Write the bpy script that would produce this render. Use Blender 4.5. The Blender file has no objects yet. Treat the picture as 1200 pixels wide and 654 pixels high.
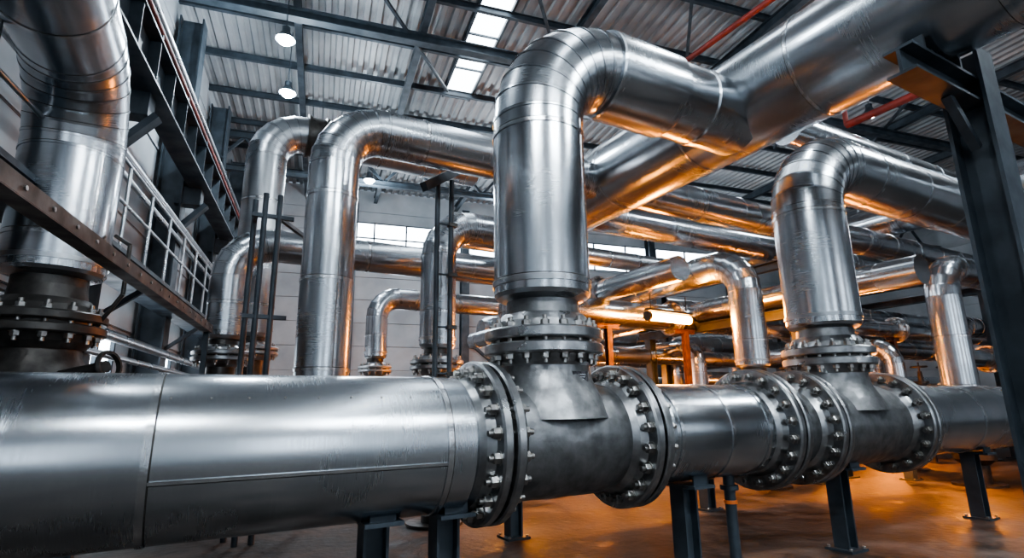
import bpy, math, random
from mathutils import Vector, Matrix
random.seed(7)
V=Vector
HALL=math.radians(-9.7)
try: bpy.context.scene.view_settings.look='AgX - Medium High Contrast'
except Exception: pass
# ------------------------------------------------------------------ materials
def new_mat(name):
    m=bpy.data.materials.new(name); m.use_nodes=True
    nt=m.node_tree; b=nt.nodes.get('Principled BSDF'); return m,nt,b
def mat_metal(name,c1,c2,r1,r2,metal=1.0,streak=(5,120),scale=2.5,bump=0.02,coord='UV',wt=.22,det=6):
    m,nt,b=new_mat(name); N=nt.nodes; L=nt.links
    tc=N.new('ShaderNodeTexCoord'); mp=N.new('ShaderNodeMapping'); mp.inputs['Scale'].default_value=(streak[0],streak[1],1)
    L.new(tc.outputs[coord],mp.inputs['Vector'])
    n1=N.new('ShaderNodeTexNoise'); n1.inputs['Scale'].default_value=1.0; n1.inputs['Detail'].default_value=4
    L.new(mp.outputs[0],n1.inputs['Vector'])
    n2=N.new('ShaderNodeTexNoise'); n2.inputs['Scale'].default_value=scale; n2.inputs['Detail'].default_value=det
    L.new(tc.outputs['Object'],n2.inputs['Vector'])
    mx=N.new('ShaderNodeMath'); mx.operation='MULTIPLY_ADD'; mx.inputs[1].default_value=wt
    L.new(n1.outputs[0],mx.inputs[0])
    ml=N.new('ShaderNodeMath'); ml.operation='MULTIPLY'; ml.inputs[1].default_value=1-wt
    L.new(n2.outputs[0],ml.inputs[0]); L.new(ml.outputs[0],mx.inputs[2])
    cr=N.new('ShaderNodeValToRGB'); cr.color_ramp.elements[0].position=.34; cr.color_ramp.elements[1].position=.66
    cr.color_ramp.elements[0].color=(*c1,1); cr.color_ramp.elements[1].color=(*c2,1)
    L.new(mx.outputs[0],cr.inputs[0]); L.new(cr.outputs[0],b.inputs['Base Color'])
    mr=N.new('ShaderNodeMapRange'); mr.inputs['From Min'].default_value=.33; mr.inputs['From Max'].default_value=.67
    mr.inputs['To Min'].default_value=r2; mr.inputs['To Max'].default_value=r1
    L.new(mx.outputs[0],mr.inputs[0]); L.new(mr.outputs[0],b.inputs['Roughness'])
    b.inputs['Metallic'].default_value=metal
    bp=N.new('ShaderNodeBump'); bp.inputs['Strength'].default_value=1; bp.inputs['Distance'].default_value=bump
    L.new(n2.outputs[0],bp.inputs['Height']); L.new(bp.outputs[0],b.inputs['Normal'])
    return m
def mat_emit(name,c,s):
    m,nt,b=new_mat(name); b.inputs['Base Color'].default_value=(*c,1)
    b.inputs['Emission Color'].default_value=(*c,1); b.inputs['Emission Strength'].default_value=s; return m
JACK=mat_metal('brushed_jacket_metal',(.38,.41,.44),(.60,.635,.67),.19,.30,bump=.003,scale=1.8,det=2.5)
JACK2=mat_metal('brushed_jacket_metal_dull',(.32,.34,.36),(.53,.555,.58),.24,.36,bump=.004,scale=2.0,det=3)
SEAM=mat_metal('jacket_seam',(.45,.47,.49),(.75,.77,.79),.15,.3)
CAST=mat_metal('cast_steel',(.13,.135,.14),(.28,.288,.296),.33,.52,metal=.9,streak=(6,6),scale=9,bump=.008)
FLG=mat_metal('flange_steel',(.2,.206,.212),(.45,.462,.475),.25,.42,metal=1,streak=(8,8),scale=7,bump=.004)
BOLT=mat_metal('bolt_steel',(.2,.195,.19),(.5,.49,.47),.25,.45,streak=(8,8),scale=14,bump=.003)
DARK=mat_metal('dark_valve_paint',(.03,.029,.028),(.08,.075,.07),.32,.5,metal=.6,streak=(6,6),scale=8,bump=.006)
BEAM=mat_metal('blue_grey_beam_paint',(.024,.034,.044),(.06,.078,.096),.42,.62,metal=.2,streak=(4,4),scale=3,bump=.004,coord='Object')
RED=mat_metal('red_oxide_paint',(.12,.012,.008),(.24,.025,.015),.45,.6,metal=.1,streak=(4,4),scale=4,coord='Object')
RUST=mat_metal('rusty_steel',(.05,.022,.014),(.12,.05,.03),.55,.8,metal=.3,streak=(5,5),scale=6,coord='Object')
TRAYM=mat_metal('weathered_tray_steel',(.045,.038,.035),(.10,.085,.078),.45,.65,metal=.5,streak=(5,5),scale=6,coord='Object',bump=.004)
WALL=mat_metal('painted_cladding',(.29,.32,.345),(.44,.47,.50),.55,.75,metal=0,streak=(1,1),scale=.8,coord='Object',bump=.004)
ROOF=mat_metal('roof_sheet_metal',(.24,.26,.275),(.38,.40,.415),.4,.6,metal=.1,streak=(2,2),scale=.7,coord='Object',bump=.004)
LABEL=mat_metal('label_plate',(.02,.02,.025),(.05,.05,.06),.4,.5,metal=0,scale=40)
ORP=mat_metal('orange_collar_paint',(.5,.1,.02),(.7,.2,.04),.4,.5,metal=0)
LAMPW=mat_emit('cool_lamp_glow',(.92,.97,1),150)
LAMPO=mat_emit('orange_lamp_glow',(1,.36,.035),200)
SKY=mat_emit('skylight_glass',(.84,.93,1),8.0)
WIN=mat_emit('window_daylight',(.82,.91,1),9.0)
GLOWF=mat_emit('frosted_window_daylight',(.78,.89,1),3.4)  # glow for the added front panes, not known daylight
def mat_concrete():
    m,nt,b=new_mat('stained_concrete'); N=nt.nodes; L=nt.links
    tc=N.new('ShaderNodeTexCoord')
    n=N.new('ShaderNodeTexNoise'); n.inputs['Scale'].default_value=1.6; n.inputs['Detail'].default_value=12; n.inputs['Roughness'].default_value=.75
    L.new(tc.outputs['Object'],n.inputs['Vector'])
    cr=N.new('ShaderNodeValToRGB'); e=cr.color_ramp.elements; e[0].position=.42; e[0].color=(.016,.014,.013,1); e[1].position=.62; e[1].color=(.12,.105,.097,1)
    L.new(n.outputs[0],cr.inputs[0]); L.new(cr.outputs[0],b.inputs['Base Color'])
    mr=N.new('ShaderNodeMapRange'); mr.inputs['From Min'].default_value=.35; mr.inputs['From Max'].default_value=.65; mr.inputs['To Min'].default_value=.42; mr.inputs['To Max'].default_value=.85
    L.new(n.outputs[0],mr.inputs[0]); L.new(mr.outputs[0],b.inputs['Roughness'])
    b.inputs['Specular IOR Level'].default_value=.3
    bp=N.new('ShaderNodeBump'); bp.inputs['Distance'].default_value=.02; bp.inputs['Strength'].default_value=.7
    n2=N.new('ShaderNodeTexNoise'); n2.inputs['Scale'].default_value=9; n2.inputs['Detail'].default_value=8; L.new(tc.outputs['Object'],n2.inputs['Vector'])
    L.new(n2.outputs[0],bp.inputs['Height']); L.new(bp.outputs[0],b.inputs['Normal'])
    return m
CONC=mat_concrete()
# ------------------------------------------------------------------ mesh builder
class MB:
    def __init__(s): s.v=[];s.f=[];s.m=[];s.s=[];s.uv=[];s.mats=[]
    def mi(s,m):
        if m not in s.mats: s.mats.append(m)
        return s.mats.index(m)
    def face(s,idx,mi,sm,uv=None):
        s.f.append(idx);s.m.append(mi);s.s.append(sm);s.uv.append(uv or [(0,0)]*len(idx))
    def build(s,name,rotz=0,parent=None,loc=(0,0,0)):
        me=bpy.data.meshes.new(name); me.from_pydata([tuple(p) for p in s.v],[],s.f)
        for m in s.mats: me.materials.append(m)
        me.polygons.foreach_set('material_index',s.m); me.polygons.foreach_set('use_smooth',s.s)
        ul=me.uv_layers.new(name='UVMap'); flat=[]
        for u in s.uv:
            for a in u: flat+= [a[0],a[1]]
        ul.data.foreach_set('uv',flat); me.update()
        o=bpy.data.objects.new(name,me); bpy.context.scene.collection.objects.link(o)
        o.rotation_euler=(0,0,rotz); o.location=loc
        if parent: o.parent=parent
        return o
def frame(ax):
    ax=V(ax).normalized(); h=V((0,0,1)) if abs(ax.z)<.9 else V((1,0,0))
    n=ax.cross(h).normalized(); return ax,n,ax.cross(n).normalized()
def ring(mb,p,n,b,r,seg):
    i=len(mb.v)
    for k in range(seg):
        a=2*math.pi*k/seg; mb.v.append(p+n*(r*math.cos(a))+b*(r*math.sin(a)))
    return i
def strip(mb,i,j,seg,mat,r,v0,v1,sm=True):
    mi=mb.mi(mat)
    for k in range(seg):
        k2=(k+1)%seg; u0=2*math.pi*r*k/seg; u1=2*math.pi*r*(k+1)/seg
        mb.face([i+k,i+k2,j+k2,j+k],mi,sm,[(u0,v0),(u1,v0),(u1,v1),(u0,v1)])
def lathe(mb,o,ax,prof,mat,seg=32,smooth=False):
    o=V(o); ax,n,b=frame(ax); last=None; acc=random.random()*10
    for q in range(len(prof)-1):
        (h0,r0),(h1,r1)=prof[q],prof[q+1]
        d=math.hypot(h1-h0,r1-r0)
        i=last if (smooth and last is not None) else ring(mb,o+ax*h0,n,b,max(r0,1e-4),seg)
        j=ring(mb,o+ax*h1,n,b,max(r1,1e-4),seg); last=j
        strip(mb,i,j,seg,mat,max(r0,r1),acc,acc+d); acc+=d
def cyl(mb,p,q,r,mat,seg=12,r2=None):
    p=V(p);q=V(q);L=(q-p).length; r2=r if r2 is None else r2
    lathe(mb,p,q-p,[(0,0),(0,r),(L,r2),(L,0)],mat,seg)
def box(mb,c,s,mat,R=None):
    c=V(c); i=len(mb.v); mi=mb.mi(mat)
    for z in(-1,1):
        for y in(-1,1):
            for x in(-1,1):
                d=V((x*s[0]/2,y*s[1]/2,z*s[2]/2))
                if R: d=R@d
                mb.v.append(c+d)
    for f in([0,2,3,1],[4,5,7,6],[0,1,5,4],[2,6,7,3],[0,4,6,2],[1,3,7,5]): mb.face([i+a for a in f],mi,False,[(0,0),(1,0),(1,1),(0,1)])
def bar(mb,p,q,w,h,mat):
    p=V(p);q=V(q);d=q-p;L=d.length;ax,n,b=frame(d)
    R=Matrix((ax,n,b)).transposed(); box(mb,(p+q)/2,(L,w,h),mat,R)
def ibeam(mb,p,q,w,h,mat,t=.025,up=None):
    """I section, web along 'up' """
    p=V(p);q=V(q);d=(q-p);L=d.length;ax=d.normalized()
    up=V(up) if up else (V((0,0,1)) if abs(ax.z)<.9 else V((0,1,0)))
    s=ax.cross(up).normalized(); up=s.cross(ax).normalized()
    R=Matrix((ax,s,up)).transposed(); c=(p+q)/2
    box(mb,c,(L,t,h-2*t),mat,R); box(mb,c+up*(h/2-t/2),(L,w,t),mat,R); box(mb,c-up*(h/2-t/2),(L,w,t),mat,R)
def band(mb,p,ax,r,w=.035,h=.007,mat=SEAM,seg=48):
    lathe(mb,p,ax,[(-w/2,r),(-w/2,r+h),(w/2,r+h),(w/2,r)],mat,seg)
def joint(mb,p,ax,r,seg=72):
    """lapped jacket joint: raised lip with a dark gap beside it"""
    band(mb,p,ax,r,.035,.008,seg=seg); lathe(mb,p,ax,[(.018,r+.0015),(.026,r+.0015)],DARK,seg)
def hexnut(mb,p,ax,r,h,mat=BOLT):
    ax,n,b=frame(ax); i=len(mb.v); mi=mb.mi(mat); p=V(p)
    for (hh,rr) in((0,r),(h*.85,r),(h,r*.85)):
        for k in range(6):
            a=math.pi/3*k; mb.v.append(p+ax*hh+n*(rr*math.cos(a))+b*(rr*math.sin(a)))
    for q in(0,6):
        for k in range(6):
            mb.face([i+q+k,i+q+(k+1)%6,i+q+6+(k+1)%6,i+q+6+k],mi,False)
    mb.face([i+12+k for k in range(6)],mi,False)
def flange_pair(mb,c,ax,R,rp,n=20,th=.085,gap=.022,mat=FLG,seg=56,hub=.12,br=.027,matb=BOLT):
    c=V(c); a,u,w=frame(ax)
    for s in(1,-1):
        g=gap/2
        lathe(mb,c,a*s,[(g,rp*.9),(g,R-.012),(g+.012,R),(g+th-.014,R),(g+th,R-.014),(g+th,rp+.07),(g+th+hub*.5,rp+.045),(g+th+hub,rp)],mat,seg)
    lathe(mb,c,a,[(-gap/2,R*.86),(gap/2,R*.86)],DARK,seg)
    rb=R-.075*min(1,R/.5)
    for k in range(n):
        an=2*math.pi*(k+.5)/n; p=c+(u*math.cos(an)+w*math.sin(an))*rb
        H=gap/2+th
        for s in(1,-1):
            lathe(mb,p+a*s*H,a*s,[(0,br*1.5),(.006,br*1.5),(.006,br*.9)],matb,10)
            hexnut(mb,p+a*s*(H+.006),a*s,br*1.15,br*1.25,matb)
            cyl(mb,p+a*s*(H+.006),p+a*s*(H+.03+br*1.5),br*.6,matb,8)
        cyl(mb,p-a*gap,p+a*gap,br*.7,matb,6)
def straight(mb,p,q,r,mat,seg=48,every=1.05,long_seam=None,off=.5):
    p=V(p);q=V(q);d=q-p;L=d.length;ax,n,b=frame(d)
    lathe(mb,p,d,[(0,r),(L,r)],mat,seg)
    if every:
        k=off*every
        while k<L-.08:
            joint(mb,p+ax*k,d,r,seg=seg); k+=every
    if long_seam is not None:
        a=long_seam; dr=n*math.cos(a)+b*math.sin(a); tg=ax.cross(dr)
        R=Matrix((ax,tg,dr)).transposed()
        box(mb,p+ax*L/2+dr*(r+.001),(L-.06,.018,.008),SEAM,R); box(mb,p+ax*L/2+dr*(r)+tg*.013,(L-.06,.006,.004),DARK,R)
        k=.1
        while k<L-.06:
            cyl(mb,p+ax*k+tg*.032+dr*(r-.002),p+ax*k+tg*.032+dr*(r+.005),.006,BOLT,6); k+=.16
def gore(mb,p,d1,d2,bend,r,mat,N=7,seg=48):
    p=V(p);d1=V(d1).normalized();d2=V(d2).normalized()
    c=p-d1*bend+d2*bend; bn=d1.cross(d2).normalized()
    def at(a):
        pos=c+(-d2*math.cos(a)+d1*math.sin(a))*bend; tn=d1*math.cos(a)+d2*math.sin(a)
        return pos,tn,bn.cross(tn).normalized()
    A=[math.pi/2*k/N for k in range(N+1)]
    for k in range(N):
        p0,t0,n0=at(A[k]);p1,t1,n1=at(A[k+1])
        i=ring(mb,p0,n0,bn,r,seg); j=ring(mb,p1,n1,bn,r,seg); strip(mb,i,j,seg,mat,r,k*.3,k*.3+.3)
    for k in range(N+1):
        p0,t0,n0=at(A[k]); band(mb,p0,t0,r,w=.02,h=.006,seg=seg,mat=mat); lathe(mb,p0,t0,[(.010,r+.002),(.016,r+.002)],DARK,seg)
def run(mb,pts,r,mat=JACK,bend=None,seg=40,every=1.05,N=6,seam=None,caps=True):
    pts=[V(p) for p in pts]; bend=bend or r*2
    cur=pts[0]
    for k in range(1,len(pts)):
        d=(pts[k]-pts[k-1]).normalized()
        if k<len(pts)-1:
            d2=(pts[k+1]-pts[k]).normalized(); e=pts[k]-d*bend
            straight(mb,cur,e,r,mat,seg,every,seam); gore(mb,pts[k],d,d2,bend,r,mat,N,seg); cur=pts[k]+d2*bend
        else:
            straight(mb,cur,pts[k],r,mat,seg,every,seam)
    if caps:
        for (a,b2) in((pts[0],pts[1]),(pts[-1],pts[-2])):
            lathe(mb,a,a-b2,[(0,r),(0,0)],mat,seg)
def sleeve_end(mb,p,ax,r,rn,mat=JACK2,seg=48):
    lathe(mb,p,ax,[(-.10,r),(-.10,r+.012),(-.06,r+.012),(-.06,r),(0,r),(.03,r-.02),(.05,rn+.04),(.06,rn)],mat,seg)
# ------------------------------------------------------------------ camera
cam=bpy.data.cameras.new('camera'); co=bpy.data.objects.new('camera',cam); bpy.context.scene.collection.objects.link(co)
cam.lens=19.2; cam.sensor_width=36; cam.clip_start=.05; cam.clip_end=200
pitch=math.radians(13); roll=math.radians(0.8)
fw=V((math.cos(math.radians(61))*math.cos(pitch),math.sin(math.radians(61))*math.cos(pitch),math.sin(pitch)))
rt=fw.cross(V((0,0,1))).normalized(); up=rt.cross(fw)
rt2=rt*math.cos(roll)+up*math.sin(roll)*-1; up2=rt*math.sin(roll)+up*math.cos(roll)
M=Matrix((rt2,up2,-fw)).transposed().to_4x4(); M.translation=V((0,0,1.5)); co.matrix_world=M
bpy.context.scene.camera=co
# ------------------------------------------------------------------ main header
PY=3.7; PZ=1.25; R=.45
mb=MB()
gore(mb,(-2.55,PY,PZ),(0,0,1),(1,0,0),.6,R,JACK,6,72); lathe(mb,(-2.55,PY,0),(0,0,1),[(0,.6),(.05,.6),(.05,R),(.65,R)],JACK,72)
straight(mb,(-1.95,PY,PZ),(-.25,PY,PZ),R,JACK,128,2.1,None,.3); straight(mb,(-.25,PY,PZ),(1.36,PY,PZ),R,JACK,128,0); joint(mb,(-.22,PY,PZ),(1,0,0),R,128)
ax=V((1,0,0))
for an,w_,h_,m_ in((-12,.018,.014,SEAM),(-13.6,.006,.004,DARK)):
    an=math.radians(an); dr=V((0,-math.cos(an),math.sin(an))); tg=ax.cross(dr)
    Rm=Matrix((ax,tg,dr)).transposed(); box(mb,V((.57,PY,PZ))+dr*(R+.002),(1.54,w_,h_),m_,Rm)
dr2=V((0,-math.cos(.75),math.sin(.75)))
for k in range(9): cyl(mb,V((-.15+k*.183,PY,PZ))+dr2*(R-.003),V((-.15+k*.183,PY,PZ))+dr2*(R+.005),.006,BOLT,6)
joint(mb,(1.36,PY,PZ),(1,0,0),R,96)
lathe(mb,(1.36,PY,PZ),(1,0,0),[(0,R-.004),(.18,R-.004),(.2,R-.03),(.22,.40)],JACK,96)
FP=dict(th=.072,gap=.028,br=.033)
FR=.565
flange_pair(mb,(1.76,PY,PZ),(1,0,0),FR,.39,20,seg=96,**FP)
def tee(x0,x1,xb,zf):
    w=x1-x0
    lathe(mb,(x0,PY,PZ),(1,0,0),[(0,.39),(.10,.41),(.2,.43),(w-.2,.43),(w-.1,.41),(w,.39)],CAST,96,True)
    prof=[(.15,.50),(.28,.45),(.36,.405),(.43,.375),(.50,.36),(.56,.355),(zf-PZ,.35)]
    lathe(mb,(xb,PY,PZ),(0,0,1),prof,CAST,72,True)
tee(1.83,2.90,2.33,1.88)
box(mb,(2.42,PY-.352,1.70),(.15,.012,.075),LABEL,Matrix.Rotation(math.radians(8),3,'Z'))
lathe(mb,(2.375,PY-.352,1.70),(0.1,-1,0),[(.007,.02),(.009,.02),(.009,.011)],SEAM,12)
for k in range(3): box(mb,(2.435,PY-.3565,1.715-k*.018),(.07-.012*k,.006,.006),SEAM,Matrix.Rotation(math.radians(8),3,'Z'))
flange_pair(mb,(3.04,PY,PZ),(1,0,0),FR,.39,20,seg=96,**FP)
lathe(mb,(3.2,PY,PZ),(1,0,0),[(0,.36),(.08,.36),(.08,.39),(.1,.41),(1.3,.41),(1.32,.39),(1.34,.36),(1.45,.36)],JACK,96)
for x in(3.36,3.95,4.42): joint(mb,(x,PY,PZ),(1,0,0),.41,72)
flange_pair(mb,(4.72,PY,PZ),(1,0,0),FR,.37,20,seg=80,**FP)
lathe(mb,(4.8,PY,PZ),(1,0,0),[(0,.37),(.1,.41),(.35,.41),(.5,.37)],CAST,72,True)
flange_pair(mb,(5.36,PY,PZ),(1,0,0),FR,.39,20,seg=80,**FP)
tee(5.43,6.88,6.10,1.88)
flange_pair(mb,(7.02,PY,PZ),(1,0,0),FR,.39,20,seg=80,**FP)
lathe(mb,(7.12,PY,PZ),(1,0,0),[(0,.36),(.1,.36),(.1,.42),(10,.42)],JACK,72)
for k in range(8): joint(mb,(7.35+k*1.15,PY,PZ),(1,0,0),.42,72)
mb.build('main_header_pipe')
# ------------------------------------------------------------------ main riser 1
mb=MB(); X=2.33; ZH=4.60; RR=.39
flange_pair(mb,(X,PY,1.97),(0,0,1),.47,.33,18,th=.085,gap=.028,seg=72,br=.03)
lathe(mb,(X,PY,2.06),(0,0,1),[(0,.33),(.06,.30),(.22,.29),(.30,.29)],CAST,64)
sleeve_end(mb,(X,PY,2.36),(0,0,-1),RR,.29)
straight(mb,(X,PY,2.36),(X,PY,3.88),RR,JACK,96,0,3.75)
joint(mb,(X,PY,3.74),(0,0,1),RR,96); joint(mb,(X,PY,2.45),(0,0,1),RR+.003,96)
gore(mb,(X,PY,ZH),(0,0,1),(1,0,0),.72,RR,JACK,8,96)
lathe(mb,(X+.70,PY,ZH),(1,0,0),[(0,RR),(0,.415),(.02,.422),(.82,.422),(.84,.41),(.84,.392),(1.24,.392),(1.26,.405),(1.34,.405),(1.34,.392),(1.9,.392)],JACK,96)
for k in range(5):
    cyl(mb,(X+.83+k*.15,PY-.421*math.cos(.5),ZH+.421*math.sin(.5)),(X+.83+k*.15,PY-.429*math.cos(.5),ZH+.429*math.sin(.5)),.007,BOLT,6)
mb.build('insulated_riser_pipe')
# riser 2
mb=MB(); X=6.10; ZH=4.38
flange_pair(mb,(X,PY,1.97),(0,0,1),.47,.33,18,th=.085,gap=.028,seg=64,br=.03)
lathe(mb,(X,PY,2.06),(0,0,1),[(0,.33),(.06,.30),(.22,.29),(.26,.29)],CAST,64)
sleeve_end(mb,(X,PY,2.34),(0,0,-1),.385,.29)
straight(mb,(X,PY,2.34),(X,PY,3.7),.385,JACK,80,0,3.7)
joint(mb,(X,PY,3.62),(0,0,1),.385,80)
gore(mb,(X,PY,ZH),(0,0,1),(1,0,0),.68,.385,JACK,8,80)
straight(mb,(X+.68,PY,ZH),(14.5,PY,ZH),.385,JACK,72,1.1)
mb.build('insulated_riser_pipe')
# overhead pipe
OX=5.08; OZ=4.80
mb=MB(); run(mb,[(OX,-4,OZ),(OX,8.6,OZ),(OX,8.6,1.9)],.54,JACK,.9,80,1.5,7)
flange_pair(mb,(OX,8.6,1.8),(0,0,1),.64,.42,18,seg=40)
lathe(mb,(OX,8.6,.0),(0,0,1),[(0,.6),(.04,.6),(.04,.42),(1.72,.42)],CAST,40)
mb.build('overhead_main_pipe')
# header 2 behind the main pipe
H2=6.0
mb=MB(); run(mb,[(-2.3,H2,1.0),(19,H2,1.0)],.38,JACK2,seg=48,every=1.4)
for x in(-2.0,-.45,2.2,7.0,9.2): flange_pair(mb,(x,H2,1.0),(1,0,0),.54,.38,18,seg=40)
mb.build('secondary_header_pipe')
# left riser with valve
mb=MB(); X=-1.27
lathe(mb,(X,H2,1.2),(0,0,1),[(0,.36),(.15,.36),(.25,.40),(.45,.42),(.6,.38),(.75,.30),(.9,.29)],DARK,48,True)
flange_pair(mb,(X,H2,2.22),(0,0,1),.45,.31,14,th=.08,gap=.028,seg=56,mat=DARK,br=.03)
lathe(mb,(X,H2,2.3),(0,0,1),[(0,.30),(.25,.27),(.38,.27)],DARK,48)
sleeve_end(mb,(X,H2,2.68),(0,0,-1),.385,.27)
straight(mb,(X,H2,2.68),(X,H2,3.75),.385,JACK,80,.95,3.9,.3)
gore(mb,(X,H2,4.55),(0,0,1),(0,-1,0),.8,.385,JACK,7,80)
straight(mb,(X,5.2,4.55),(X,-3,4.55),.385,JACK,72,1.1)
cyl(mb,(X+.1,H2-.2,1.75),(X+.55,H2-.5,1.85),.05,DARK,12); lathe(mb,(X+.55,H2-.5,1.85),(.45,-.3,.1),[(0,.12),(.02,.13),(.04,.12),(.04,.10),(0,.10),(0,.12)],DARK,20)
for a,b2 in(((X+.35,H2-.1,2.15),(X+.55,H2-.2,2.5)),((X+.55,H2-.2,2.5),(X+.55,H2-.2,2.95)),((X+.55,H2-.2,2.95),(X+.42,H2-.1,3.05))): cyl(mb,a,b2,.018,DARK,8)
mb.build('insulated_riser_pipe')
# tall mid pipe
mb=MB(); X=1.04
lathe(mb,(X,H2,1.3),(0,0,1),[(0,.28),(.25,.28)],JACK,40)
run(mb,[(X,H2,1.4),(X,H2,4.70),(17,H2,4.70)],.275,JACK,.55,64,.95,7,seam=3.3)
mb.build('tall_insulated_pipe')
def riser(name,x,y,zf,zt,r,dirn,length,mat=JACK,bend=None,every=.9,z0=0,coupling=None):
    mb=MB(); d=V(dirn)
    lathe(mb,(x,y,z0),(0,0,1),[(0,r+.12),(.04,r+.12),(.04,r*.7),(zf*.35,r*.7),(zf*.45,r*1.15),(zf*.7,r*1.15),(zf*.82,r*.75),(zf-.09-z0,r*.75)],DARK,28,False)
    flange_pair(mb,(x,y,zf),(0,0,1),r+.12,r*.78,14,th=.06,gap=.02,seg=32,br=.022,hub=.08)
    lathe(mb,(x,y,zf+.07),(0,0,1),[(0,r*.75),(.18,r*.72)],DARK,24)
    sleeve_end(mb,(x,y,zf+.28),(0,0,-1),r,r*.72,seg=36)
    run(mb,[(x,y,zf+.28),(x,y,zt),(x+d.x*length,y+d.y*length,zt)],r,mat,bend,40,every,6)
    if coupling:
        a,b=coupling; L=b-a
        lathe(mb,(x+d.x*a,y+d.y*a,zt),d,[(0,r),(0,r+.06),(.05,r+.06),(.05,r+.03),(L-.05,r+.03),(L-.05,r+.06),(L,r+.06),(L,r)],DARK,40)
    return mb.build(name)
riser('elbow_riser_pipe',.15,8.5,2.2,3.85,.25,(1,0,0),4.2,bend=.55)
riser('elbow_riser_pipe',.55,9.8,2.4,6.35,.33,(1,0,0),4.0,JACK2,bend=.6,coupling=(.62,.98))
riser('elbow_riser_pipe',2.78,7.2,2.05,4.1,.25,(1,0,0),1.7,bend=.5)
riser('elbow_riser_pipe',3.2,12,2.3,3.9,.24,(1,0,0),8,bend=.45)
riser('elbow_riser_pipe',3.9,10.3,2.2,5.0,.22,(1,0,0),8,JACK2,bend=.45)
riser('elbow_riser_pipe',9.05,6.95,1.9,4.2,.31,(0,1,0),7,bend=.6)
riser('elbow_riser_pipe',12.2,5.0,1.0,4.0,.28,(1,0,0),6,bend=.6)
riser('elbow_riser_pipe',12.9,8.4,1.6,3.7,.27,(1,0,0),7,bend=.5)
riser('elbow_riser_pipe',11.9,11.8,1.6,3.2,.25,(1,0,0),9,JACK2,bend=.5)
riser('elbow_riser_pipe',15.6,12.6,1.6,4.4,.3,(1,0,0),7,bend=.6)
riser('elbow_riser_pipe',7.9,14,1.6,2.9,.25,(1,0,0),5,JACK2,bend=.5)
riser('elbow_riser_pipe',9.8,15.5,1.6,4.0,.25,(1,0,0),5,JACK2,bend=.5)
riser('elbow_riser_pipe',16.8,9.4,1.6,3.0,.25,(1,0,0),7,bend=.5)
riser('elbow_riser_pipe',17.2,6.9,1.4,3.4,.27,(1,0,0),6,bend=.5)
riser('elbow_riser_pipe',14.9,7.9,1.5,2.8,.22,(1,0,0),8,bend=.45)
riser('elbow_riser_pipe',10.9,10.0,1.5,2.9,.22,(0,1,0),6,bend=.45)
riser('elbow_riser_pipe',13.7,6.8,1.2,2.7,.2,(0,1,0),7,bend=.4)
riser('elbow_riser_pipe',6.6,10.2,1.6,3.3,.22,(0,1,0),4,bend=.45)
def hrun(a,b,r,mat=JACK2,fl=()):
    mb=MB(); run(mb,[a,b],r,mat,seg=36,every=1.3)
    d=(V(b)-V(a))
    for t in fl: flange_pair(mb,V(a)+d*t,d,r+.12,r,14,th=.05,gap=.02,seg=32,br=.02,hub=.06)
    mb.build('overhead_branch_pipe')
hrun((6.0,9.4,3.45),(22,9.4,3.45),.3,JACK,fl=(.22,.5))
hrun((7.0,11,2.7),(22,11,2.7),.2)
hrun((6.2,8.0,5.05),(22,8.0,5.05),.3,JACK)
hrun((8.0,5.0,5.9),(20,5.0,5.9),.28,JACK)
hrun((13.2,0,5.45),(13.2,14,5.45),.35,JACK,(.6,))
hrun((15.5,2,6.4),(15.5,14,6.4),.3,JACK)
hrun((10.2,4.4,3.6),(10.2,15,3.6),.25,JACK)
hrun((7.4,7.0,3.9),(7.4,15,3.9),.24,JACK,(.3,))
hrun((7,13.2,4.6),(24,13.2,4.6),.3)
hrun((7,14.6,3.7),(24,14.6,3.7),.3)
hrun((12.0,7.3,3.2),(24,7.3,3.2),.2,JACK,(.25,))
hrun((11.5,10.4,2.1),(24,10.4,2.1),.2,JACK,(.3,))
hrun((9,16.5,2.2),(24,16.5,2.2),.3)
hrun((17.5,5,4.9),(17.5,17,4.9),.28,JACK)
hrun((14,5.9,2.4),(24,5.9,2.4),.2,JACK,(.2,))
# ------------------------------------------------------------------ supports under header
def post(x,y,ztop,w=.16,mat=BEAM,base=True):
    mb=MB(); ibeam(mb,(x,y,.02),(x,y,ztop),w,w,mat,.018,up=(1,0,0))
    box(mb,(x,y,.012),(w*1.8,w*1.8,.024),mat)
    for sx in(-1,1):
        for sy in(-1,1): hexnut(mb,(x+sx*w*.72,y+sy*w*.72,.024),(0,0,1),.018,.02)
    box(mb,(x,y,ztop+.01),(w*1.5,.5,.025),mat)
    for s in(-1,1): box(mb,(x,y+s*.2,ztop+.06),(w,.02,.12),mat)
    mb.build('pipe_support_post')
for x in(1.02,1.50,3.72,5.95,8.9,11.5): post(x,PY,.80)
post(3.3,H2,.6);post(-.9,H2,.6);post(6.5,H2,.6);post(12,H2,.6)
mb=MB(); cyl(mb,(4.30,3.7,0),(4.30,3.7,.84),.05,BEAM,20); cyl(mb,(4.30,3.7,.6),(4.30,3.7,.63),.058,ORP,20); cyl(mb,(4.30,3.7,.0),(4.30,3.7,.02),.12,BEAM,20); cyl(mb,(4.30,3.7,.72),(4.30,3.7,.76),.08,BEAM,20)
mb.build('jack_stand')
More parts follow.
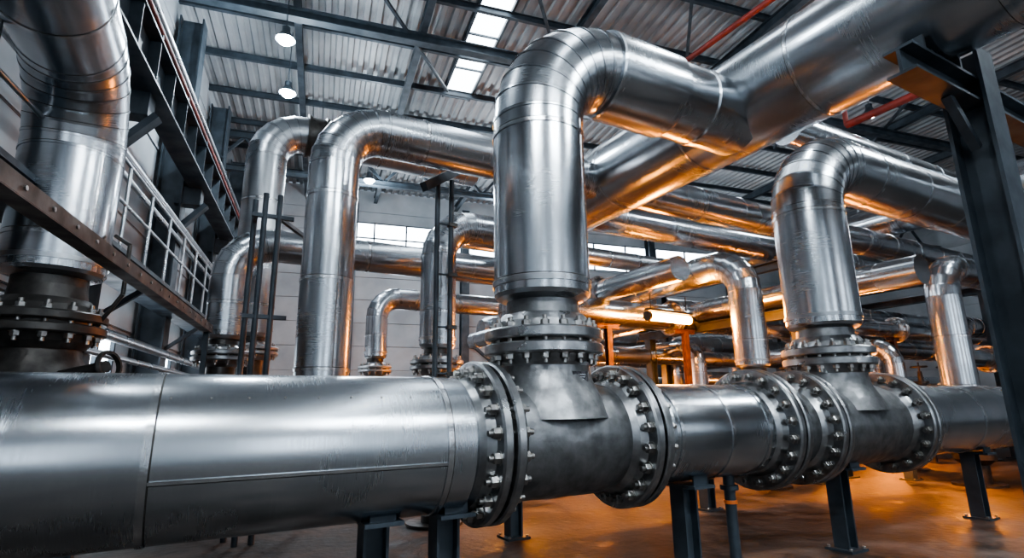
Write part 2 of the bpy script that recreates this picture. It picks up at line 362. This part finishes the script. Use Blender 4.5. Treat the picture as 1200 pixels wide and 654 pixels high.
# ------------------------------------------------------------------ steel column right + cradle
mb=MB()
ibeam(mb,(5.72,1.85,0),(5.72,1.85,4.5),.3,.32,BEAM,.03,up=(0,1,0))
box(mb,(5.72,1.85,.015),(.55,.55,.03),BEAM)
ibeam(mb,(4.55,1.85,4.11),(7.4,1.85,4.11),.22,.24,BEAM,.025)
bar(mb,(5.62,1.85,3.6),(5.25,1.85,4.0),.07,.07,BEAM)
for s in(-1,1): box(mb,(OX+s*.3,1.85,4.29),(.03,.2,.14),BEAM)
mb.build('steel_support_column')
def rack(x,y0,y1,z,mat=BEAM,x2=None,w=.2):
    mb=MB()
    for y in(y0,y1): ibeam(mb,(x,y,0),(x,y,z),w,w,mat,.02,up=(1,0,0)); box(mb,(x,y,.012),(.36,.36,.024),mat)
    ibeam(mb,(x,y0-.4,z+.1),(x,y1+.4,z+.1),.18,.2,mat,.02)
    mb.build('pipe_rack_frame')
rack(10.2,6.7,10.9,3.13); rack(11.4,6.9,11.6,4.5); rack(14.6,5.0,11.4,4.2,w=.16); rack(18.4,6.6,13,4.3)
for (x,y,z) in((14.2,7.0,2.9),(16.0,5.0,3.9),(7.35,9.1,3.1),(13.7,4.7,3.9),(9.6,9.1,3.1)):
    mb=MB(); ibeam(mb,(x,y,0),(x,y,z),.12,.12,RUST,.015); box(mb,(x,y,.012),(.26,.26,.024),RUST); ibeam(mb,(x-.3,y,z),(x+.3,y,z),.12,.1,RUST,.012); mb.build('rusty_support_post')
mb=MB()
for x in(2.52,2.72): cyl(mb,(x,6.6,0),(x,6.6,4.55),.035,BEAM,12)
for z in(1.9,2.5,3.2,3.9): cyl(mb,(2.52,6.6,z),(2.72,6.6,z),.014,BEAM,8); box(mb,(2.74,6.6,z),(.12,.1,.05),DARK)
bar(mb,(2.25,6.4,4.3),(2.95,6.75,4.85),.1,.12,BEAM)
mb.build('conduit_stand')
mb=MB()
for (x,y) in((.45,7.3),(.62,7.3),(1.5,8.8),(.35,7.6)): cyl(mb,(x,y,0),(x,y,4.2),.035,BEAM,12)
for z in(1.2,2.6,3.9): bar(mb,(.3,7.3,z),(.8,7.3,z),.05,.05,BEAM)
for z in(1.2,3.9): bar(mb,(.35,7.3,z),(.35,7.6,z),.05,.05,BEAM);bar(mb,(.62,7.3,z),(1.5,8.8,z),.05,.05,BEAM)
mb.build('conduit_stand')
def gatevalve(x,y,z,r=.16):
    mb=MB()
    cyl(mb,(x,y,0),(x,y,z-.1),.05,DARK,12); cyl(mb,(x,y,0),(x,y,.02),.14,DARK,16)
    lathe(mb,(x-1.0,y,z),(1,0,0),[(0,0),(0,r*.6),(.7,r*.6),(.7,r),(.76,r),(.76,r*.7),(1.0,r*.95),(1.24,r*.7),(1.24,r),(1.3,r),(1.3,r*.6),(2,r*.6),(2,0)],JACK2,24)
    lathe(mb,(x,y,z),(0,0,1),[(0,r*.8),(r*1.2,r*.7),(r*1.2,r),(r*1.5,r),(r*1.5,r*.4),(r*3,r*.3),(r*3,.02),(r*4.4,.02)],DARK,20)
    h=z+r*3.6; lathe(mb,(x,y,h),(0,0,1),[(0,r*1.1),(.02,r*1.2),(.04,r*1.1),(.02,r*1.0),(0,r*1.1)],DARK,24,True)
    for k in range(3):
        a=k*math.pi/3; bar(mb,(x-r*math.cos(a),y-r*math.sin(a),h+.02),(x+r*math.cos(a),y+r*math.sin(a),h+.02),.02,.02,DARK)
    mb.build('gate_valve')
for (x,y,z) in((10.9,7.5,1.6),(12.3,7.6,1.7),(15.6,7.2,1.7),(16.4,8.2,1.6),(8.4,12.5,1.2),(13.9,10.3,1.6),(18.5,7.9,1.8),(6.4,12.6,1.1)): gatevalve(x,y,z)
# ------------------------------------------------------------------ hall shell (hall frame, rotated)
X0,X1,Y0,Y1,ZR=-3.7,30,-9,24,11
mb=MB(); box(mb,((X0+X1)/2,(Y0+Y1)/2,-.1),(X1-X0,Y1-Y0,.2),CONC); mb.build('floor',HALL)
def wall(name,axis,c,a,b,openings,ins=1):
    """lapped horizontal panels with openings (a0,a1,z0,z1)"""
    mb=MB(); zs=sorted(set([i*1.0 for i in range(12)]+[z for o in openings for z in(o[2],o[3])]))
    for z0,z1 in zip(zs[:-1],zs[1:]):
        cuts=sorted([(o[0],o[1]) for o in openings if o[2]<=z0+1e-6 and o[3]>=z1-1e-6]); cur=a; segs=[]
        for (u,v) in cuts: segs.append((cur,u)); cur=v
        segs.append((cur,b))
        for (u,v) in segs:
            if v-u<.01: continue
            cc=(u+v)/2
            if axis=='x': box(mb,(c,cc,(z0+z1)/2),(.12,v-u,z1-z0-.012),WALL); box(mb,(c+.075*ins,cc,z0+.04),(.03,v-u,.05),WALL)
            else: box(mb,(cc,c,(z0+z1)/2),(v-u,.12,z1-z0-.012),WALL); box(mb,(cc,c-.075*ins,z0+.04),(v-u,.03,.05),WALL)
    if not openings: box(mb,((c+.07,(a+b)/2,5.5) if axis=='x' else ((a+b)/2,c+.07,5.5)),((.02,b-a,11) if axis=='x' else (b-a,.02,11)),BEAM)
    return mb.build(name,HALL)
wn=[0]
def window_or_glow(axis,c,a0,a1,z0,z1,n=3,mat=None):
    wn[0]+=1; mb=MB(); w=(a1-a0)/n; mat=mat or WIN
    def B(ca,cz,sa,sz,m,th):
        if axis=='x': box(mb,(c,ca,cz),(th,sa,sz),m)
        else: box(mb,(ca,c,cz),(sa,th,sz),m)
    B((a0+a1)/2,(z0+z1)/2,a1-a0,z1-z0,mat,.02)
    for k in range(n+1): B(a0+k*w,(z0+z1)/2,.07,z1-z0,BEAM,.16)
    for z in(z0,z1,(z0+z1)/2): B((a0+a1)/2,z,a1-a0,.06,BEAM,.15)
    mb.build('window_%d'%wn[0],HALL)
lo=[(9.6,12.0,1.0,2.8),(13.6,16.2,1.0,2.8),(18,20,1,2.8)]
wall('wall_left','x',X0,Y0,Y1,lo)
for o in lo: window_or_glow('x',X0,*o)
bo=[(0.5,9.0,8.1,9.5),(11,22,8.1,9.5),(1.6,3.4,1.0,2.6),(11,12.6,.8,2.6),(15,17,.8,2.6)]
wall('wall_back','y',Y1,X0,X1,bo)
for o in bo: window_or_glow('y',Y1,*o,n=6 if o[1]-o[0]>5 else 2)
wall('wall_right','x',X1,Y0,Y1,[])
fo=[(-3.0,-1.2,2.0,6.5),(3.0,6.0,2.0,6.5),(10,13,2.0,6.5),(17,20,2,6.5),(24,27,2,6.5)]
wall('wall_front','y',Y0,X0,X1,fo,-1)
for o in fo: window_or_glow('y',Y0,*o,n=3,mat=GLOWF)  # unseen glowing panes added behind the camera for reflection bands on the pipes
mb=MB(); SX0,SX1,SY0,SY1=3.1,3.95,-8,15.2
def corr(xa,xb,ya,yb):
    p=.3; n=int((xb-xa)/p)+1; prof=[]
    for k in range(n):
        x=xa+k*p
        for dx,dz in((0,0),(.12,0),(.15,.07),(.26,.07)):
            if x+dx<xb: prof.append((x+dx,dz))
    prof.append((xb,0)); i=len(mb.v); mi=mb.mi(ROOF)
    for (x,dz) in prof: mb.v.append(V((x,ya,ZR+dz)));mb.v.append(V((x,yb,ZR+dz)))
    for k in range(len(prof)-1): mb.face([i+2*k,i+2*k+1,i+2*k+3,i+2*k+2],mi,False)
corr(X0,SX0,Y0,Y1); corr(SX1,X1,Y0,Y1); corr(SX0,SX1,SY1,Y1); corr(SX0,SX1,Y0,SY0)
mb.build('ceiling',HALL)
mb=MB(); box(mb,((SX0+SX1)/2,(SY0+SY1)/2,ZR+.03),(SX1-SX0,SY1-SY0,.02),SKY)
for k in range(16): box(mb,((SX0+SX1)/2,SY0+k*(SY1-SY0)/15,ZR),(SX1-SX0,.05,.06),BEAM)
for x in(SX0,SX1): box(mb,(x,(SY0+SY1)/2,ZR-.02),(.06,SY1-SY0,.12),BEAM)
mb.build('roof_skylight',HALL)
mb=MB()
y=Y0+1
while y<Y1:
    ibeam(mb,(X0,y,ZR-.13),(X1,y,ZR-.13),.10,.18,BEAM,.015); y+=1.9
for x in(-1.0,1.9,5.6,10,14,18,22,26): ibeam(mb,(x,Y0,ZR-.42),(x,Y1,ZR-.42),.16,.28,BEAM,.02)
for y in(5.0,11.8,18.4):
    ibeam(mb,(X0,y,ZR-.72),(X1,y,ZR-.72),.22,.26,BEAM,.03)
    if y>12:
        ibeam(mb,(X0,y,ZR-1.9),(X1,y,ZR-1.9),.2,.2,BEAM,.025); x=X0
        while x<X1-1.8:
            bar(mb,(x,y,ZR-1.85),(x+.9,y,ZR-.8),.09,.09,BEAM); bar(mb,(x+.9,y,ZR-.8),(x+1.8,y,ZR-1.85),.09,.09,BEAM); x+=1.8
for k in range(5):
    bar(mb,(-1+k*4,8,ZR-.6),(3+k*4,14,ZR-.6),.07,.07,BEAM)
mb.build('roof_framing',HALL)
for y in(1.0,5.0,9.0,13.0,17.0,21.0):
    mb=MB(); ibeam(mb,(-3.3,y,0),(-3.3,y,ZR-.6),.42,.5,BEAM,.035,up=(1,0,0)); box(mb,(-3.3,y,.02),(.6,.6,.04),BEAM)
    box(mb,(-2.95,y,6.05),(.5,.3,.4),BEAM); bar(mb,(-3.1,y,5.3),(-2.6,y,5.9),.2,.1,BEAM)
    mb.build('steel_column',HALL)
for x in(1,6,11,16,21,26):
    mb=MB(); ibeam(mb,(x,Y1-.3,0),(x,Y1-.3,ZR-.6),.35,.4,BEAM,.03,up=(0,1,0)); mb.build('steel_column',HALL)
mb=MB()
bar(mb,(6,Y1-.2,.3),(11,Y1-.2,4.5),.12,.12,BEAM); bar(mb,(11,Y1-.2,.3),(6,Y1-.2,4.5),.12,.12,BEAM); bar(mb,(6,Y1-.2,4.5),(11,Y1-.2,4.5),.15,.15,BEAM)
mb.build('steel_cross_bracing',HALL)
mb=MB(); ibeam(mb,(-2.75,-4,6.6),(-2.75,Y1-.3,6.6),.4,.75,BEAM,.035)
y=-4
while y<Y1-.3:
    box(mb,(-2.75,y,6.6),(.36,.02,.68),BEAM); y+=.9
cyl(mb,(-2.58,-4,7.1),(-2.58,Y1-.3,7.1),.04,RED,12)
y=-4
while y<Y1-.3:
    box(mb,(-2.58,y,7.03),(.04,.04,.12),BEAM); y+=1.8
box(mb,(-2.8,10,7.0),(.08,27,.07),RUST)
mb.build('crane_runway_girder',HALL)
mb=MB(); box(mb,(-2.75,12,3.4),(.8,17,.06),BEAM)
for z in(3.95,4.45): cyl(mb,(-2.37,3.5,z),(-2.37,20.5,z),.022,JACK2,10)
y=3.5
while y<=20.5: cyl(mb,(-2.37,y,3.4),(-2.37,y,4.45),.022,JACK2,8); y+=1.0
ibeam(mb,(-2.4,3.5,3.28),(-2.4,20.5,3.28),.12,.2,BEAM,.015)
y=5
while y<21: bar(mb,(-3.2,y,2.6),(-2.45,y,3.2),.07,.07,BEAM); y+=4
mb.build('access_walkway',HALL)
mb=MB()
for z,r in((5.3,.07),(5.0,.05),(2.6,.08),(2.3,.05),(8.2,.06)): cyl(mb,(-3.0,-3,z),(-3.0,Y1-.4,z),r,JACK2,14)
mb.build('conduit_run',HALL)
mb=MB(); box(mb,(-1.46,3.2,2.52),(.012,9.6,.09),TRAYM); box(mb,(-1.41,3.2,2.475),(.11,9.6,.012),TRAYM); box(mb,(-1.36,3.2,2.52),(.012,9.6,.09),TRAYM)
y=-1.5
while y<8: box(mb,(-1.41,y,2.50),(.11,.03,.02),BEAM); hexnut(mb,(-1.354,y,2.52),(1,0,0),.014,.01); y+=.3
for yy in(.0,7.9): bar(mb,(-1.41,yy,0),(-1.41,yy,2.47),.06,.06,BEAM)
mb.build('cable_tray',HALL)
mb=MB(); cyl(mb,(11.4,3.9,7.2),(11.4,5.8,7.2),.08,RED,14); cyl(mb,(11.4,5.8,7.2),(11.4,5.8,10.0),.05,RED,12);cyl(mb,(11.4,3.9,7.2),(11.4,3.9,10.0),.05,RED,12); mb.build('red_sprinkler_pipe')
mb=MB(); cyl(mb,(8.3,5.0,8.6),(8.3,9,8.6),.06,RED,14); cyl(mb,(8.3,5,8.6),(8.3,5,10.2),.04,RED,10); cyl(mb,(8.3,9,8.6),(8.3,9,10.2),.04,RED,10); mb.build('red_sprinkler_pipe')
# ------------------------------------------------------------------ lamps
def light(o,kind,e,col,loc,size=.3,sy=None):
    l=bpy.data.lights.new('bulb',kind); l.energy=e; l.color=col
    if kind=='AREA':
        l.shape='RECTANGLE' if sy else 'DISK'; l.size=size
        if sy: l.size_y=sy
    else: l.shadow_soft_size=size
    lo=bpy.data.objects.new('bulb',l); bpy.context.scene.collection.objects.link(lo); lo.location=loc; lo.parent=o
COOL=(.80,.91,1)
def highbay(x,y,z,e):
    mb=MB(); lathe(mb,(x,y,z),(0,0,1),[(0,.2),(.02,.21),(.12,.12),(.2,.08),(.3,.08),(.3,0)],BEAM,24)
    lathe(mb,(x,y,z-.01),(0,0,1),[(.04,.17),(-.05,.12),(-.09,0.001)],LAMPW,24)
    cyl(mb,(x,y,z+.3),(x,y,ZR-.3),.012,BEAM,6)
    o=mb.build('high_bay_lamp'); light(o,'POINT',e,COOL,(x,y,z-.3),.15)
highbay(.76,11.0,9,380); highbay(1.06,13.1,9,380); highbay(9,17,9,320); highbay(17,15,9,230); highbay(6.5,3.5,9.0,260); highbay(15,7,9,170); highbay(4.2,17.5,9,400); highbay(-1.6,5.5,9,200)  # first pair are known fixtures; the others are added for cool fill
def linear(x,y,z,rot,e,L=2.4):
    mb=MB(); box(mb,(0,0,.06),(L,.3,.1),BEAM); box(mb,(0,0,0),(L-.05,.24,.02),LAMPW)
    for s in(-1,1): cyl(mb,(s*L*.4,0,.1),(s*L*.4,0,ZR-z-.4),.01,BEAM,6)
    o=mb.build('linear_ceiling_lamp',rot,None,(x,y,z)); light(o,'AREA',e,COOL,(0,0,-.05),L,.5)
linear(-1.5,-2,7.5,0,200); linear(3.5,-3.5,7.5,0,300); linear(8.5,-1.5,8,0,220); linear(14,2,9.2,0,150)  # unseen lamps added out of view for soft highlights on the pipes
def orange(x,y,z,e,rot=0,L=.9,down=True,dz=-.3,r=.04):
    mb=MB(); cyl(mb,(-L/2,0,0),(L/2,0,0),r,LAMPO,14)
    for s in(-1,1): cyl(mb,(s*(L/2+.06),0,0),(s*L/2,0,0),r+.015,DARK,14)
    box(mb,(0,0,r+.05),(L+.1,.14,.05),DARK)
    for s in(-1,1): cyl(mb,(s*L*.45,0,.1),(s*L*.45,0,.5),.012,DARK,6)
    o=mb.build('orange_work_lamp',rot,None,(x,y,z))
    light(o,'POINT',e,(1,.26,.02),(0,0,dz),.15)
orange(8.35,8.3,3.22,330,.1,L=1.25,r=.085)
orange(4.2,7.6,1.2,22,L=.6)  # this and the ones below are added, hidden lamps for orange fill
orange(11.0,6.9,1.35,140,dz=-.2)
orange(11.3,4.75,1.2,140,dz=-.1)
orange(14.5,7.6,1.4,350,dz=-.2)
orange(6.9,11.8,2.0,320,dz=-.2)
orange(10.5,13.2,2.2,350,dz=-.2)
# ------------------------------------------------------------------ world
w=bpy.data.worlds.new('world'); bpy.context.scene.world=w; w.use_nodes=True
bg=w.node_tree.nodes['Background']; bg.inputs[0].default_value=(.65,.78,.95,1); bg.inputs[1].default_value=.45
